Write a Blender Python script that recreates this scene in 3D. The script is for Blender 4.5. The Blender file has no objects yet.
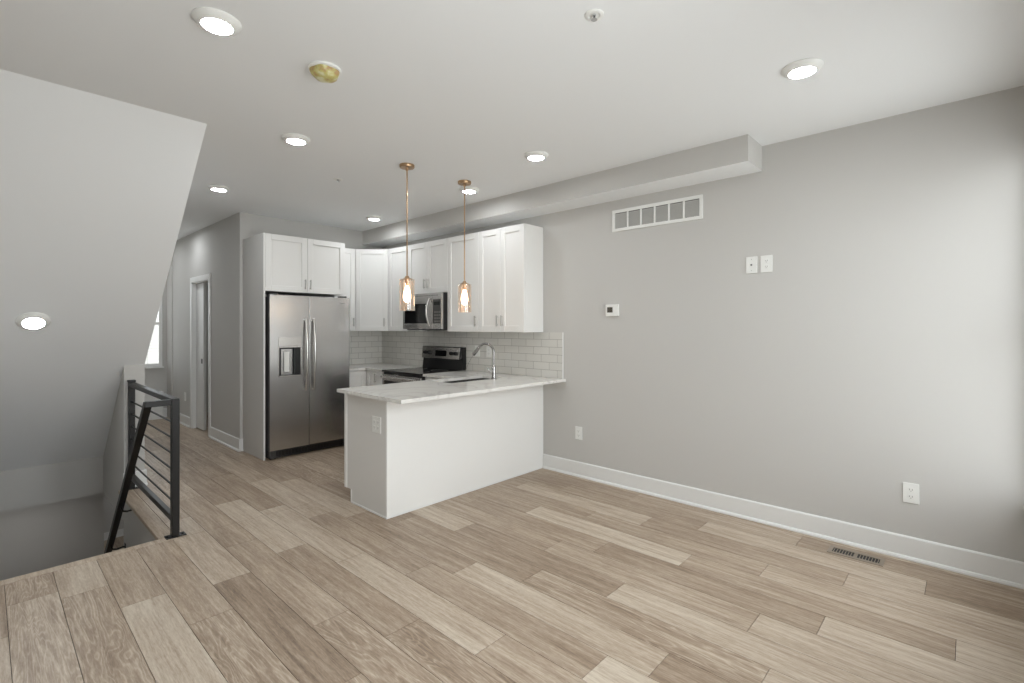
import bpy, bmesh, math, random
from mathutils import Vector, Matrix
random.seed(7)
S = bpy.context.scene
COL = S.collection
R = math.radians

# ---------------------------------------------------------------- camera, world, light, exposure
FPX = 492.0
cam_d = bpy.data.cameras.new('camera'); cam = bpy.data.objects.new('camera', cam_d); COL.objects.link(cam)
cam_d.sensor_width = 36.0; cam_d.lens = FPX / 1024 * 36.0
cam_d.shift_y = -14.5 / 1024; cam_d.clip_start = 0.02; cam_d.clip_end = 200
cam.location = (0, 0, 1.42)
cam.rotation_euler = (R(90), 0, -math.atan2(529, 492))
S.camera = cam

W = bpy.data.worlds.new('daylight'); S.world = W; W.use_nodes = True
nt = W.node_tree; nt.nodes.clear()
wo = nt.nodes.new('ShaderNodeOutputWorld'); bg = nt.nodes.new('ShaderNodeBackground')
geo = nt.nodes.new('ShaderNodeTexCoord'); sep = nt.nodes.new('ShaderNodeSeparateXYZ'); rmp = nt.nodes.new('ShaderNodeValToRGB')
nt.links.new(geo.outputs['Generated'], sep.inputs[0]); nt.links.new(sep.outputs['Z'], rmp.inputs[0])
rmp.color_ramp.elements[0].position = 0.0; rmp.color_ramp.elements[0].color = (0.42, 0.42, 0.40, 1)
rmp.color_ramp.elements[1].position = 0.08; rmp.color_ramp.elements[1].color = (0.92, 0.96, 1.0, 1)
nt.links.new(rmp.outputs[0], bg.inputs['Color']); bg.inputs['Strength'].default_value = 2.2
nt.links.new(bg.outputs[0], wo.inputs[0])

def area(name, loc, rot, sx, sy, power, color=(1, 1, 1)):
    d = bpy.data.lights.new(name, 'AREA'); d.shape = 'RECTANGLE'; d.size = sx; d.size_y = sy
    d.energy = power; d.color = color
    o = bpy.data.objects.new(name, d); COL.objects.link(o); o.location = loc; o.rotation_euler = rot
    return o
# daylight entering through the two front windows (the area light faces +Y, into the room)
area('daylight_front_right', (3.09, -0.35, 1.45), (R(86), 0, 0), 1.5, 2.0, 19, (0.95, 0.975, 1.0))
area('daylight_front_left', (1.05, -0.35, 1.45), (R(86), 0, 0), 1.2, 2.0, 44, (0.95, 0.975, 1.0))
DOWNLIGHT = 86.0      # emission strength of every round ceiling light
BULB = 14.0

S.view_settings.view_transform = 'Standard'; S.view_settings.look = 'None'
S.view_settings.gamma = 1.0; S.view_settings.use_curve_mapping = False
S.view_settings.exposure = 0.5
try:
    S.cycles.max_bounces = 12; S.cycles.diffuse_bounces = 6; S.cycles.transparent_max_bounces = 16
except Exception: pass

# ---------------------------------------------------------------- materials
def srgb(r, g, b):
    f = lambda c: (c / 255 / 12.92) if c / 255 <= 0.04045 else ((c / 255 + 0.055) / 1.055) ** 2.4
    return (f(r), f(g), f(b), 1)

def mat(name, col, rough=0.5, metal=0.0, bump=None, spec=None, **kw):
    m = bpy.data.materials.new(name); m.use_nodes = True
    t = m.node_tree; b = t.nodes['Principled BSDF']
    b.inputs['Base Color'].default_value = col; b.inputs['Roughness'].default_value = rough
    b.inputs['Metallic'].default_value = metal
    if spec is not None: b.inputs['Specular IOR Level'].default_value = spec
    for k, v in kw.items(): b.inputs[k.replace('_', ' ')].default_value = v
    tc = t.nodes.new('ShaderNodeTexCoord')
    n = t.nodes.new('ShaderNodeTexNoise'); t.links.new(tc.outputs['Object'], n.inputs['Vector'])
    sc, st, var = bump if bump else (40, 0.01, 0.015)
    n.inputs['Scale'].default_value = sc; n.inputs['Detail'].default_value = 4
    if st:
        bp = t.nodes.new('ShaderNodeBump'); bp.inputs['Strength'].default_value = st; bp.inputs['Distance'].default_value = 0.004
        t.links.new(n.outputs['Fac'], bp.inputs['Height']); t.links.new(bp.outputs[0], b.inputs['Normal'])
    if var:
        r = t.nodes.new('ShaderNodeMapRange'); r.inputs['To Min'].default_value = 1 - var; r.inputs['To Max'].default_value = 1 + var
        t.links.new(n.outputs['Fac'], r.inputs['Value'])
        mx = t.nodes.new('ShaderNodeVectorMath'); mx.operation = 'SCALE'; mx.inputs[0].default_value = col[:3]
        t.links.new(r.outputs[0], mx.inputs['Scale']); t.links.new(mx.outputs[0], b.inputs['Base Color'])
    return m

def emit(name, col, strength):
    m = bpy.data.materials.new(name); m.use_nodes = True; t = m.node_tree; t.nodes.clear()
    o = t.nodes.new('ShaderNodeOutputMaterial'); e = t.nodes.new('ShaderNodeEmission')
    e.inputs[0].default_value = col; e.inputs[1].default_value = strength; t.links.new(e.outputs[0], o.inputs[0])
    return m

def clear_glass(name, tint, gloss_fac=0.08, rough=0.03):
    m = bpy.data.materials.new(name); m.use_nodes = True; t = m.node_tree; t.nodes.clear()
    o = t.nodes.new('ShaderNodeOutputMaterial'); a = t.nodes.new('ShaderNodeBsdfTransparent'); g = t.nodes.new('ShaderNodeBsdfGlossy')
    a.inputs[0].default_value = tint; g.inputs['Roughness'].default_value = rough; g.inputs[0].default_value = (1, 1, 1, 1)
    lw = t.nodes.new('ShaderNodeLayerWeight'); lw.inputs[0].default_value = 0.35
    mr = t.nodes.new('ShaderNodeMapRange'); mr.inputs['To Min'].default_value = gloss_fac; mr.inputs['To Max'].default_value = 0.7
    t.links.new(lw.outputs['Facing'], mr.inputs['Value'])
    x = t.nodes.new('ShaderNodeMixShader'); t.links.new(mr.outputs[0], x.inputs[0])
    t.links.new(a.outputs[0], x.inputs[1]); t.links.new(g.outputs[0], x.inputs[2]); t.links.new(x.outputs[0], o.inputs[0])
    return m

def brushed(name, col, rough, axis='Z', metal=1.0):
    m = bpy.data.materials.new(name); m.use_nodes = True; t = m.node_tree; b = t.nodes['Principled BSDF']
    b.inputs['Metallic'].default_value = metal; b.inputs['Base Color'].default_value = col
    tc = t.nodes.new('ShaderNodeTexCoord'); mp = t.nodes.new('ShaderNodeMapping'); n = t.nodes.new('ShaderNodeTexNoise')
    mp.inputs['Scale'].default_value = (2, 2, 900) if axis == 'Z' else (900, 900, 2)
    t.links.new(tc.outputs['Object'], mp.inputs[0]); t.links.new(mp.outputs[0], n.inputs['Vector']); n.inputs['Scale'].default_value = 1.0
    mr = t.nodes.new('ShaderNodeMapRange'); mr.inputs['To Min'].default_value = rough - 0.05; mr.inputs['To Max'].default_value = rough + 0.07
    t.links.new(n.outputs['Fac'], mr.inputs['Value']); t.links.new(mr.outputs[0], b.inputs['Roughness'])
    bp = t.nodes.new('ShaderNodeBump'); bp.inputs['Strength'].default_value = 0.008; bp.inputs['Distance'].default_value = 0.0005
    t.links.new(n.outputs['Fac'], bp.inputs['Height']); t.links.new(bp.outputs[0], b.inputs['Normal'])
    return m

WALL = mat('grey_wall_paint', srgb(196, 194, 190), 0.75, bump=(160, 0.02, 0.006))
CEIL = mat('ceiling_paint', srgb(234, 235, 235), 0.85, bump=(160, 0.02, 0.004))
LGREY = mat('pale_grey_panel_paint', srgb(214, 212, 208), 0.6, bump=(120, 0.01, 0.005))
TRIM = mat('white_trim_paint', srgb(228, 228, 226), 0.38, bump=(30, 0.0, 0.006))
CAB = mat('white_cabinet_lacquer', srgb(232, 231, 228), 0.35, bump=(20, 0.0, 0.006))
TAPM = mat('brushed_tap_metal', (0.36, 0.35, 0.34, 1), 0.2, 1.0, bump=(10, 0.0, 0.01))
PLASTIC = mat('white_plastic', srgb(232, 232, 228), 0.4, bump=(30, 0.0, 0.004))
LOUV = mat('louvre_shade_grey', srgb(186, 185, 181), 0.5)  # shading and gaps of the white louvres put into a darker grey
SLOT = mat('dark_slot', srgb(40, 38, 36), 0.6)
MUTED = mat('muted_grey', srgb(120, 118, 114), 0.6)  # mid grey for plate slots, screws, keypad, badge and burner rings
STEEL = brushed('stainless_steel', (0.52, 0.51, 0.50, 1), 0.24)
STEELH = brushed('stainless_handle', (0.62, 0.60, 0.58, 1), 0.22, 'X')
CHROME = mat('chrome', (0.72, 0.72, 0.72, 1), 0.12, 1.0, bump=(10, 0.0, 0.01))
NICKEL = mat('satin_nickel', (0.55, 0.54, 0.52, 1), 0.28, 1.0, bump=(10, 0.0, 0.01))
BLACKG = mat('black_glass', srgb(14, 14, 15), 0.08, bump=(8, 0.0, 0.05))
BLACKP = mat('black_enamel', srgb(24, 24, 25), 0.3, bump=(8, 0.0, 0.05))
DKGREY = mat('dark_grey_plastic', srgb(62, 61, 60), 0.42, bump=(8, 0.0, 0.05))
RAIL = mat('gunmetal_steel', srgb(35, 34, 33), 0.38, 0.55, bump=(60, 0.03, 0.08))
RAILB = mat('black_powder_coat', srgb(22, 21, 20), 0.42, 0.2, bump=(90, 0.03, 0.05))
BRASS = mat('antique_brass', srgb(182, 152, 120), 0.3, 1.0, bump=(20, 0.0, 0.08))
AMBER = clear_glass('champagne_glass', (0.985, 0.91, 0.84, 1), 0.09)
PANE = clear_glass('window_glass', (0.97, 0.98, 0.98, 1), 0.04)
BULBM = emit('warm_bulb_glow', (1.0, 0.86, 0.66, 1), BULB)
LED = emit('led_diffuser', (0.95, 0.99, 1.025, 1), DOWNLIGHT)
LCD = mat('dark_display', srgb(52, 54, 52), 0.2, bump=(30, 0, 0.05))
REG = mat('tan_register_metal', srgb(150, 138, 124), 0.4, 0.4, bump=(40, 0.01, 0.03))
WATER = clear_glass('water', (0.97, 0.98, 1.0, 1), 0.6)
SUB = mat('subfloor', srgb(60, 50, 42), 0.8)
DUSTM = mat('yellowed_plastic_cover', srgb(190, 174, 116), 0.3, bump=(22, 0.3, 0))
def _mottle(m):
    t = m.node_tree; b = t.nodes['Principled BSDF']; tc = t.nodes.new('ShaderNodeTexCoord')
    n = t.nodes.new('ShaderNodeTexNoise'); n.inputs['Scale'].default_value = 24; n.inputs['Detail'].default_value = 3; t.links.new(tc.outputs['Object'], n.inputs['Vector'])
    c = t.nodes.new('ShaderNodeValToRGB'); e = c.color_ramp.elements
    e[0].position = .36; e[0].color = srgb(172, 142, 96); e[1].position = .62; e[1].color = srgb(214, 210, 172)
    k = e.new(.48); k.color = srgb(188, 180, 112)
    t.links.new(n.outputs['Fac'], c.inputs[0]); t.links.new(c.outputs[0], b.inputs['Base Color'])
_mottle(DUSTM)

def wood_floor(name, plank=True):
    m = bpy.data.materials.new(name); m.use_nodes = True; t = m.node_tree; L = t.links; N = t.nodes.new
    b = t.nodes['Principled BSDF']
    tc = N('ShaderNodeTexCoord'); at = N('ShaderNodeAttribute'); at.attribute_name = 'plank'
    sp = N('ShaderNodeSeparateColor'); L.new(at.outputs['Color'], sp.inputs[0])
    tone, rnd, cath = sp.outputs[0], sp.outputs[1], sp.outputs[2]
    off = N('ShaderNodeCombineXYZ')
    k1 = N('ShaderNodeMath'); k1.operation = 'MULTIPLY'; k1.inputs[1].default_value = 37.0; L.new(rnd, k1.inputs[0])
    k2 = N('ShaderNodeMath'); k2.operation = 'MULTIPLY'; k2.inputs[1].default_value = 91.0; L.new(rnd, k2.inputs[0])
    L.new(k1.outputs[0], off.inputs[0]); L.new(k2.outputs[0], off.inputs[1]); L.new(k1.outputs[0], off.inputs[2])
    ad = N('ShaderNodeVectorMath'); ad.operation = 'ADD'; L.new(tc.outputs['Object'], ad.inputs[0]); L.new(off.outputs[0], ad.inputs[1])
    def noise(scale, detail=6, rough=0.6, dist=0.0):
        mp = N('ShaderNodeMapping'); mp.inputs['Scale'].default_value = scale; L.new(ad.outputs[0], mp.inputs[0])
        n = N('ShaderNodeTexNoise'); n.inputs['Scale'].default_value = 1; n.inputs['Detail'].default_value = detail
        n.inputs['Roughness'].default_value = rough; n.inputs['Distortion'].default_value = dist
        L.new(mp.outputs[0], n.inputs['Vector']); return n.outputs['Fac']
    fine = noise((75, 3.2, 1), 6, 0.8); mid = noise((26, 1.7, 1), 5, 0.62, 0.4); big = noise((5, 0.9, 1), 3, 0.5)
    # cathedral figure: distorted bands
    nz = noise((7.5, 0.8, 1), 3, 0.5, 0.5)
    sn = N('ShaderNodeMath'); sn.operation = 'MULTIPLY'; L.new(nz, sn.inputs[0]); sn.inputs[1].default_value = 150.0
    sv = N('ShaderNodeMath'); sv.operation = 'SINE'; L.new(sn.outputs[0], sv.inputs[0])
    s1 = N('ShaderNodeMath'); s1.operation = 'MULTIPLY_ADD'; L.new(sv.outputs[0], s1.inputs[0]); s1.inputs[1].default_value = .5; s1.inputs[2].default_value = .5
    wp = N('ShaderNodeMath'); wp.operation = 'POWER'; L.new(s1.outputs[0], wp.inputs[0]); wp.inputs[1].default_value = 3.5
    wc = N('ShaderNodeMath'); wc.operation = 'MULTIPLY'; L.new(wp.outputs[0], wc.inputs[0]); L.new(cath, wc.inputs[1])
    # total value
    def madd(x, mul, y):
        a = N('ShaderNodeMath'); a.operation = 'MULTIPLY_ADD'; L.new(x, a.inputs[0]); a.inputs[1].default_value = mul
        if isinstance(y, float): a.inputs[2].default_value = y
        else: L.new(y, a.inputs[2])
        return a.outputs[0]
    fleck = noise((150, 24, 1), 3, 0.6, 0.6)
    v = madd(tone, 0.47, -0.90)
    v = madd(fleck, 0.48, v)
    v = madd(fine, 0.95, v); v = madd(mid, 0.75, v); v = madd(big, 0.20, v)
    v = madd(wc.outputs[0], 0.17, v)
    cr = N('ShaderNodeValToRGB'); L.new(v, cr.inputs[0]); e = cr.color_ramp.elements
    e[0].position = 0.08; e[0].color = srgb(106, 90, 75)
    e[1].position = 0.92; e[1].color = srgb(205, 193, 176)
    c = e.new(0.38); c.color = srgb(148, 129, 110)
    c = e.new(0.62); c.color = srgb(176, 159, 140)
    L.new(cr.outputs[0], b.inputs['Base Color'])
    b.inputs['Roughness'].default_value = 0.42; b.inputs['Specular IOR Level'].default_value = 0.4
    bp = N('ShaderNodeBump'); bp.inputs['Strength'].default_value = 0.12; bp.inputs['Distance'].default_value = 0.002
    L.new(fine, bp.inputs['Height']); L.new(bp.outputs[0], b.inputs['Normal'])
    return m
WOOD = wood_floor('oak_planks')

def tile_mat(name, axis):
    m = bpy.data.materials.new(name); m.use_nodes = True; t = m.node_tree; L = t.links; N = t.nodes.new
    b = t.nodes['Principled BSDF']; tc = N('ShaderNodeTexCoord'); s = N('ShaderNodeSeparateXYZ'); c = N('ShaderNodeCombineXYZ')
    L.new(tc.outputs['Object'], s.inputs[0]); L.new(s.outputs[axis], c.inputs[0]); L.new(s.outputs['Z'], c.inputs[1])
    br = N('ShaderNodeTexBrick'); L.new(c.outputs[0], br.inputs['Vector'])
    br.inputs['Scale'].default_value = 1; br.inputs['Brick Width'].default_value = 0.205; br.inputs['Row Height'].default_value = 0.0762
    br.inputs['Mortar Size'].default_value = 0.0022; br.inputs['Mortar Smooth'].default_value = 0.3
    br.inputs['Color1'].default_value = srgb(218, 216, 210); br.inputs['Color2'].default_value = srgb(212, 210, 204)
    br.inputs['Mortar'].default_value = srgb(158, 154, 148)
    L.new(br.outputs['Color'], b.inputs['Base Color']); b.inputs['Roughness'].default_value = 0.2
    bp = N('ShaderNodeBump'); bp.invert = True; bp.inputs['Strength'].default_value = 0.5; bp.inputs['Distance'].default_value = 0.002
    L.new(br.outputs['Fac'], bp.inputs['Height']); L.new(bp.outputs[0], b.inputs['Normal'])
    return m
TILEY = tile_mat('subway_tile_side', 'Y'); TILEX = tile_mat('subway_tile_back', 'X')

def quartz():
    m = bpy.data.materials.new('veined_quartz'); m.use_nodes = True; t = m.node_tree; L = t.links; N = t.nodes.new
    b = t.nodes['Principled BSDF']; tc = N('ShaderNodeTexCoord')
    n = N('ShaderNodeTexNoise'); n.inputs['Scale'].default_value = 1.5; n.inputs['Detail'].default_value = 7; n.inputs['Distortion'].default_value = 1.4
    L.new(tc.outputs['Object'], n.inputs['Vector'])
    sub = N('ShaderNodeMath'); sub.operation = 'SUBTRACT'; L.new(n.outputs['Fac'], sub.inputs[0]); sub.inputs[1].default_value = 0.5
    ab = N('ShaderNodeMath'); ab.operation = 'ABSOLUTE'; L.new(sub.outputs[0], ab.inputs[0])
    cr = N('ShaderNodeValToRGB'); L.new(ab.outputs[0], cr.inputs[0]); e = cr.color_ramp.elements
    e[0].position = 0; e[0].color = srgb(212, 209, 204); e[1].position = 0.025; e[1].color = srgb(228, 226, 221)
    n2 = N('ShaderNodeTexNoise'); n2.inputs['Scale'].default_value = 9; n2.inputs['Detail'].default_value = 5; L.new(tc.outputs['Object'], n2.inputs['Vector'])
    mr = N('ShaderNodeMapRange'); mr.inputs['To Min'].default_value = 0.9; mr.inputs['To Max'].default_value = 1.04; L.new(n2.outputs['Fac'], mr.inputs['Value'])
    sc = N('ShaderNodeVectorMath'); sc.operation = 'SCALE'; L.new(cr.outputs[0], sc.inputs[0]); L.new(mr.outputs[0], sc.inputs['Scale'])
    L.new(sc.outputs[0], b.inputs['Base Color']); b.inputs['Roughness'].default_value = 0.16
    return m
QUARTZ = quartz()

# ---------------------------------------------------------------- mesh helpers
def NB(): return bmesh.new()
def box(bm, x0, x1, y0, y1, z0, z1, bev=0.0, seg=1):
    r = bmesh.ops.create_cube(bm, size=1.0)
    vs = r['verts']
    for v in vs:
        v.co = Vector(((x0 + x1) / 2 + v.co.x * (x1 - x0), (y0 + y1) / 2 + v.co.y * (y1 - y0), (z0 + z1) / 2 + v.co.z * (z1 - z0)))
    if bev:
        es = list({e for v in vs for e in v.link_edges})
        bmesh.ops.bevel(bm, geom=es, offset=bev, segments=seg, affect='EDGES', profile=0.6)
    return bm
def lathe(bm, prof, n=40, cx=0, cy=0, axis='Z'):
    """prof: list of (r, h); revolved round the axis through (cx,cy)"""
    rings = []
    for r, h in prof:
        ring = []
        if r < 1e-6:
            p = (cx, cy, h); ring = [bm.verts.new(p)]
        else:
            for i in range(n):
                a = 2 * math.pi * i / n
                ring.append(bm.verts.new((cx + r * math.cos(a), cy + r * math.sin(a), h)))
        rings.append(ring)
    for a, b in zip(rings, rings[1:]):
        if len(a) == 1 and len(b) == 1: continue
        for i in range(n):
            j = (i + 1) % n
            if len(a) == 1: f = (a[0], b[j], b[i])
            elif len(b) == 1: f = (a[i], a[j], b[0])
            else: f = (a[i], a[j], b[j], b[i])
            try: bm.faces.new(f)
            except ValueError: pass
    bmesh.ops.recalc_face_normals(bm, faces=bm.faces)
    return bm
def tube(bm, pts, r, n=14, square=False, caps=True):
    pts = [Vector(p) for p in pts]; rings = []
    up0 = None
    for i, p in enumerate(pts):
        if i == 0: d = pts[1] - pts[0]
        elif i == len(pts) - 1: d = pts[-1] - pts[-2]
        else: d = (pts[i + 1] - pts[i]).normalized() + (pts[i] - pts[i - 1]).normalized()
        d.normalize()
        ref = Vector((0, 0, 1)) if abs(d.z) < 0.95 else Vector((1, 0, 0))
        if up0 is None: u = (ref - d * ref.dot(d)).normalized()
        else: u = (up0 - d * up0.dot(d)).normalized()
        up0 = u; w = d.cross(u)
        rr = r[i] if isinstance(r, (list, tuple)) else r
        ring = []
        if square:
            k = 1.0
            if 0 < i < len(pts) - 1:
                k = 1 / max(0.5, d.dot((pts[i] - pts[i - 1]).normalized()))
            for sx, sy in ((1, 1), (-1, 1), (-1, -1), (1, -1)):
                ring.append(bm.verts.new(p + u * rr * sx * k + w * rr * sy))
        else:
            for j in range(n):
                a = 2 * math.pi * j / n
                ring.append(bm.verts.new(p + u * rr * math.cos(a) + w * rr * math.sin(a)))
        rings.append(ring)
    m = len(rings[0])
    for a, b in zip(rings, rings[1:]):
        for j in range(m): bm.faces.new((a[j], a[(j + 1) % m], b[(j + 1) % m], b[j]))
    if caps:
        bm.faces.new(rings[0][::-1]); bm.faces.new(rings[-1])
    bmesh.ops.recalc_face_normals(bm, faces=bm.faces)
    return bm
def prism(bm, poly, a0, a1, axis='X'):
    """poly in the plane across the axis; axis X: (y,z), Y: (x,z), Z: (x,y)"""
    def P(p, a):
        return {'X': (a, p[0], p[1]), 'Y': (p[0], a, p[1]), 'Z': (p[0], p[1], a)}[axis]
    A = [bm.verts.new(P(p, a0)) for p in poly]; B = [bm.verts.new(P(p, a1)) for p in poly]
    n = len(poly)
    fs = [bm.faces.new(A[::-1]), bm.faces.new(B)]
    for i in range(n): fs.append(bm.faces.new((A[i], A[(i + 1) % n], B[(i + 1) % n], B[i])))
    bmesh.ops.recalc_face_normals(bm, faces=fs)
    return bm
def rot(bm, mat4):
    bmesh.ops.transform(bm, matrix=mat4, verts=bm.verts); return bm
def obj(name, bm, m, parent=None, smooth=False):
    me = bpy.data.meshes.new(name)
    if smooth:
        for f in bm.faces: f.smooth = True
        for e in bm.edges:
            if len(e.link_faces) == 2 and e.calc_face_angle(0) > R(35): e.smooth = False
    bm.to_mesh(me); bm.free(); me.materials.append(m)
    o = bpy.data.objects.new(name, me); COL.objects.link(o)
    if parent: o.parent = parent
    return o
def thing(name, label, cat, loc=(0, 0, 0), rotz=0, group=None):
    o = bpy.data.objects.new(name, None); o.empty_display_size = 0.1; COL.objects.link(o)
    o.location = loc; o.rotation_euler = (0, 0, rotz); o['label'] = label; o['category'] = cat
    if group: o['group'] = group
    return o
def tag(o, label, cat, group=None):
    o['label'] = label; o['category'] = cat
    if group: o['group'] = group
    return o
def struct(name, bm, m, parent=None, smooth=False):
    o = obj(name, bm, m, parent, smooth)
    if not parent: o['kind'] = 'structure'
    return o
def dup(root, loc, rotz, label, group=None):
    r = root.copy(); COL.objects.link(r); r.location = loc; r.rotation_euler = (0, 0, rotz); r['label'] = label
    if group: r['group'] = group
    for ch in list(root.children):
        c = ch.copy(); COL.objects.link(c); c.parent = r
        for g in list(ch.children):
            d = g.copy(); COL.objects.link(d); d.parent = c
    return r
def sbox(name, x0, x1, y0, y1, z0, z1, m, bev=0): return struct(name, box(NB(), x0, x1, y0, y1, z0, z1, bev), m)

# ---------------------------------------------------------------- key dimensions
H = 2.735                     # ceiling
XR = 3.86                     # right wall
XL, YF = -0.25, -0.25         # left and front walls
YK = 6.11                     # kitchen back wall
XH, YE = 2.0, 9.3             # hall wall, hall end wall
SX = 0.84                     # stairwell side wall
SY = 3.965                    # stair opening edge
LZ = -2.75                    # lower storey floor
SLAB = -0.28

# ---------------------------------------------------------------- floor: individual planks in one mesh
PW, PL = 0.1955, 1.222
joint = {-1: 3.23, 0: 2.36, 1: 3.47, 2: 3.14, 3: 2.72, 4: 3.05, 5: 2.28, 6: 1.96, 7: 2.79, 8: 3.59, 9: 3.40, 10: 1.83,
         11: 1.40, 12: 0.76, 13: 1.74, 14: 0.045, 15: 0.88, 16: 0.51, 17: 0.175, 18: 2.05, 19: 0.9}
tones = {(-1, 3.8): .4, (-1, 3.0): .75, (0, 3.0): .6, (1, 3.6): .85, (1, 3.0): .42, (2, 3.6): .6, (2, 2.6): .95, (3, 3.3): .55, (3, 2.4): .42,
         (4, 4.8): .45, (4, 3.5): .78, (4, 2.5): .18, (5, 3.8): .42, (5, 2.9): .5, (5, 1.8): .36,
         (6, 1.4): .2, (6, 2.5): .38, (6, 3.6): .85, (6, 5.0): .3, (7, 1.2): .5, (7, 2.2): .8, (7, 3.3): .78, (7, 4.5): .36,
         (8, 0.5): 1.05, (8, 1.8): .42, (8, 3.0): .42, (8, 4.2): .78, (8, 5.2): .6, (9, 0.4): .3, (9, 1.6): .85, (9, 2.8): .36, (9, 4.0): .72, (9, 5.2): .35,
         (10, 0.2): 1.0, (10, 1.2): .36, (10, 2.4): .33, (11, 0.9): .85, (11, 2.0): .3, (11, 3.0): .85, (12, 0.3): .72, (12, 1.4): .58, (12, 2.6): .5,
         (13, 0.1): .9, (13, 1.1): .33, (13, 2.4): .45, (14, -.1): .85, (14, .7): .45, (14, 1.9): .92, (14, 2.9): .52,
         (15, .4): .72, (15, 1.5): .5, (15, 2.5): .5, (16, .2): .75, (16, 1.1): .45, (16, 2.3): .8, (16, 3.1): .5,
         (17, 0.0): .28, (17, .8): .78, (17, 2.0): .45, (17, 2.9): .35, (18, 1.5): .55, (18, 2.6): .42, (18, .4): .35}
caths = {(3, 2.4), (5, 1.8), (0, 3.0), (1, 3.0), (10, 1.2), (6, 1.4)}
regions = [(XL, XR, YF, 3.895), (0.895, XR, 3.895, YK), (0.988, XH, YK, YE), (2.12, 3.5, 6.3, YE), (2.0, 2.12, 7.236, 7.954)]
bm = NB(); lay = bm.loops.layers.float_color.new('plank')
def plank_piece(x0, x1, y0, y1, attr):
    g = 0.0012
    if x1 - x0 < 0.004 or y1 - y0 < 0.004: return
    n0 = len(bm.faces)
    v = [bm.verts.new(p) for p in ((x0 + g, y0 + g, 0), (x1 - g, y0 + g, 0), (x1 - g, y1 - g, 0), (x0 + g, y1 - g, 0))]
    w = [bm.verts.new((q.co.x, q.co.y, -0.006)) for q in v]
    fs = [bm.faces.new(v)] + [bm.faces.new((v[(i + 1) % 4], v[i], w[i], w[(i + 1) % 4])) for i in range(4)]
    for f in fs:
        for l in f.loops: l[lay] = attr
for k in range(-2, 20):
    x0 = 0.08 + PW * k; x1 = x0 + PW
    j0 = joint.get(k, random.uniform(0, 1.2)); j0 -= PL * 6
    for i in range(16):
        y0 = j0 + i * PL; y1 = y0 + PL
        tone = None; ca = 0.0
        for (kk, yy), tv in tones.items():
            if kk == k and y0 <= yy < y1:
                tone = tv; ca = 1.0 if (kk, yy) in caths else 0.0
        if tone is None:
            tone = random.choice([.25, .35, .45, .55, .65, .8]); ca = 1.0 if random.random() < .25 else 0
        attr = (tone, random.random(), ca + 0.12, 1)
        for (a, b_, c, d) in regions:
            plank_piece(max(x0, a), min(x1, b_), max(y0, c), min(y1, d), attr)
struct('floor', bm, WOOD)
# nosing boards round the stair opening (one mesh each)
def nosing(name, x0, x1, y0, y1, tone):
    b2 = NB(); box(b2, x0, x1, y0, y1, -0.028, 0.0005, 0.004, 2)
    ly = b2.loops.layers.float_color.new('plank')
    for f in b2.faces:
        for l in f.loops: l[ly] = (tone, 0.37, 0.1, 1)
    return struct(name, b2, WOOD)
nosing('trim_1', XL, 0.8935, 3.8965, SY + 0.006, 0.72)
nosing('trim_2', 0.80, 0.8935, SY + 0.008, 5.418, 0.62)
# slab below the planks
bm = NB()
for r in ((XL - .12, XR + .12, YF - .12, SY - 0.01), (SX + 0.006, XR + .12, SY - 0.01, 5.43), (SX + 0.006, XR + .12, 5.43, YE + .12)):
    box(bm, r[0], r[1], r[2], r[3], SLAB, -0.0065)
struct('floor_slab', bm, SUB)

# ---------------------------------------------------------------- ceiling, slope, soffit
sbox('ceiling', XL - .12, XR + .12, YF - .12, YE + .12, H, H + .12, CEIL)
zs = lambda y: H - 0.915 * (y - 3.617)
bm = NB()
prism(bm, [(3.617, H), (5.42, zs(5.42)), (6.0, zs(5.42)), (6.0, H)], XL, 0.988)
prism(bm, [(5.42, zs(5.42) + .02), (5.42, zs(5.42)), (6.50, zs(6.50)), (6.55, zs(6.50)), (6.55, zs(5.42) + .02)], XL, SX)
struct('ceiling_slope', bm, CEIL)
sbox('wall_bulkhead', XL, SX, 6.502, 7.4, SLAB, zs(6.50) - .001, WALL)
bm = NB(); box(bm, SX, 0.988, 5.42, YE, SLAB, zs(5.42)); box(bm, 0.90, 0.988, 6.0, YE, zs(5.42), H)
struct('wall_stair', bm, WALL)
sbox('wall_stair_lower', SX, 0.988, SY - .02, 5.43, LZ, -0.029, WALL)
# soffit duct along the right wall
so = struct('ceiling_soffit', box(NB(), 3.552, XR, 1.105, YK, 2.553, H), WALL)
so.data.materials.append(CEIL)
for pf in so.data.polygons:
    if pf.normal.z < -.5: pf.material_index = 1

# ---------------------------------------------------------------- walls
sbox('wall_right', XR, XR + .12, YF - .12, YK + .12, SLAB, H, WALL)
sbox('wall_back', XH + .1205, XR, YK, YK + .12, 0, H, WALL)
bm = NB()                                             # hall wall with a door opening
DY0, DY1, DZ = 7.22, 7.97, 2.04
box(bm, XH, XH + .12, YK, DY0, 0, H); box(bm, XH, XH + .12, DY1, 9.02, 0, H); box(bm, XH, XH + .12, DY0, DY1, DZ, H)
box(bm, XH - .018, XH + .12, 9.02, YE, 0, H)
struct('wall_hall', bm, WALL)
bm = NB()                                             # end wall of the hall with its window
WX0, WX1, WZ0, WZ1 = 1.12, 1.925, 0.80, 2.15
box(bm, 0.9, WX0, YE, YE + .14, 0, H); box(bm, WX1, XH + .12, YE, YE + .14, 0, H)
box(bm, WX0, WX1, YE, YE + .14, 0, WZ0); box(bm, WX0, WX1, YE, YE + .14, WZ1, H)
struct('wall_hall_end', bm, WALL)
bm = NB(); box(bm, XL - .12, XL, YF - .12, SY, SLAB, H); box(bm, XL - .12, XL, SY, 7.5, LZ, H)
struct('wall_left', bm, WALL)
FW = [(0.45, 1.65, 0.45, 2.42), (2.36, 3.84, 0.45, 2.42)]   # front windows
bm = NB()
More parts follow.
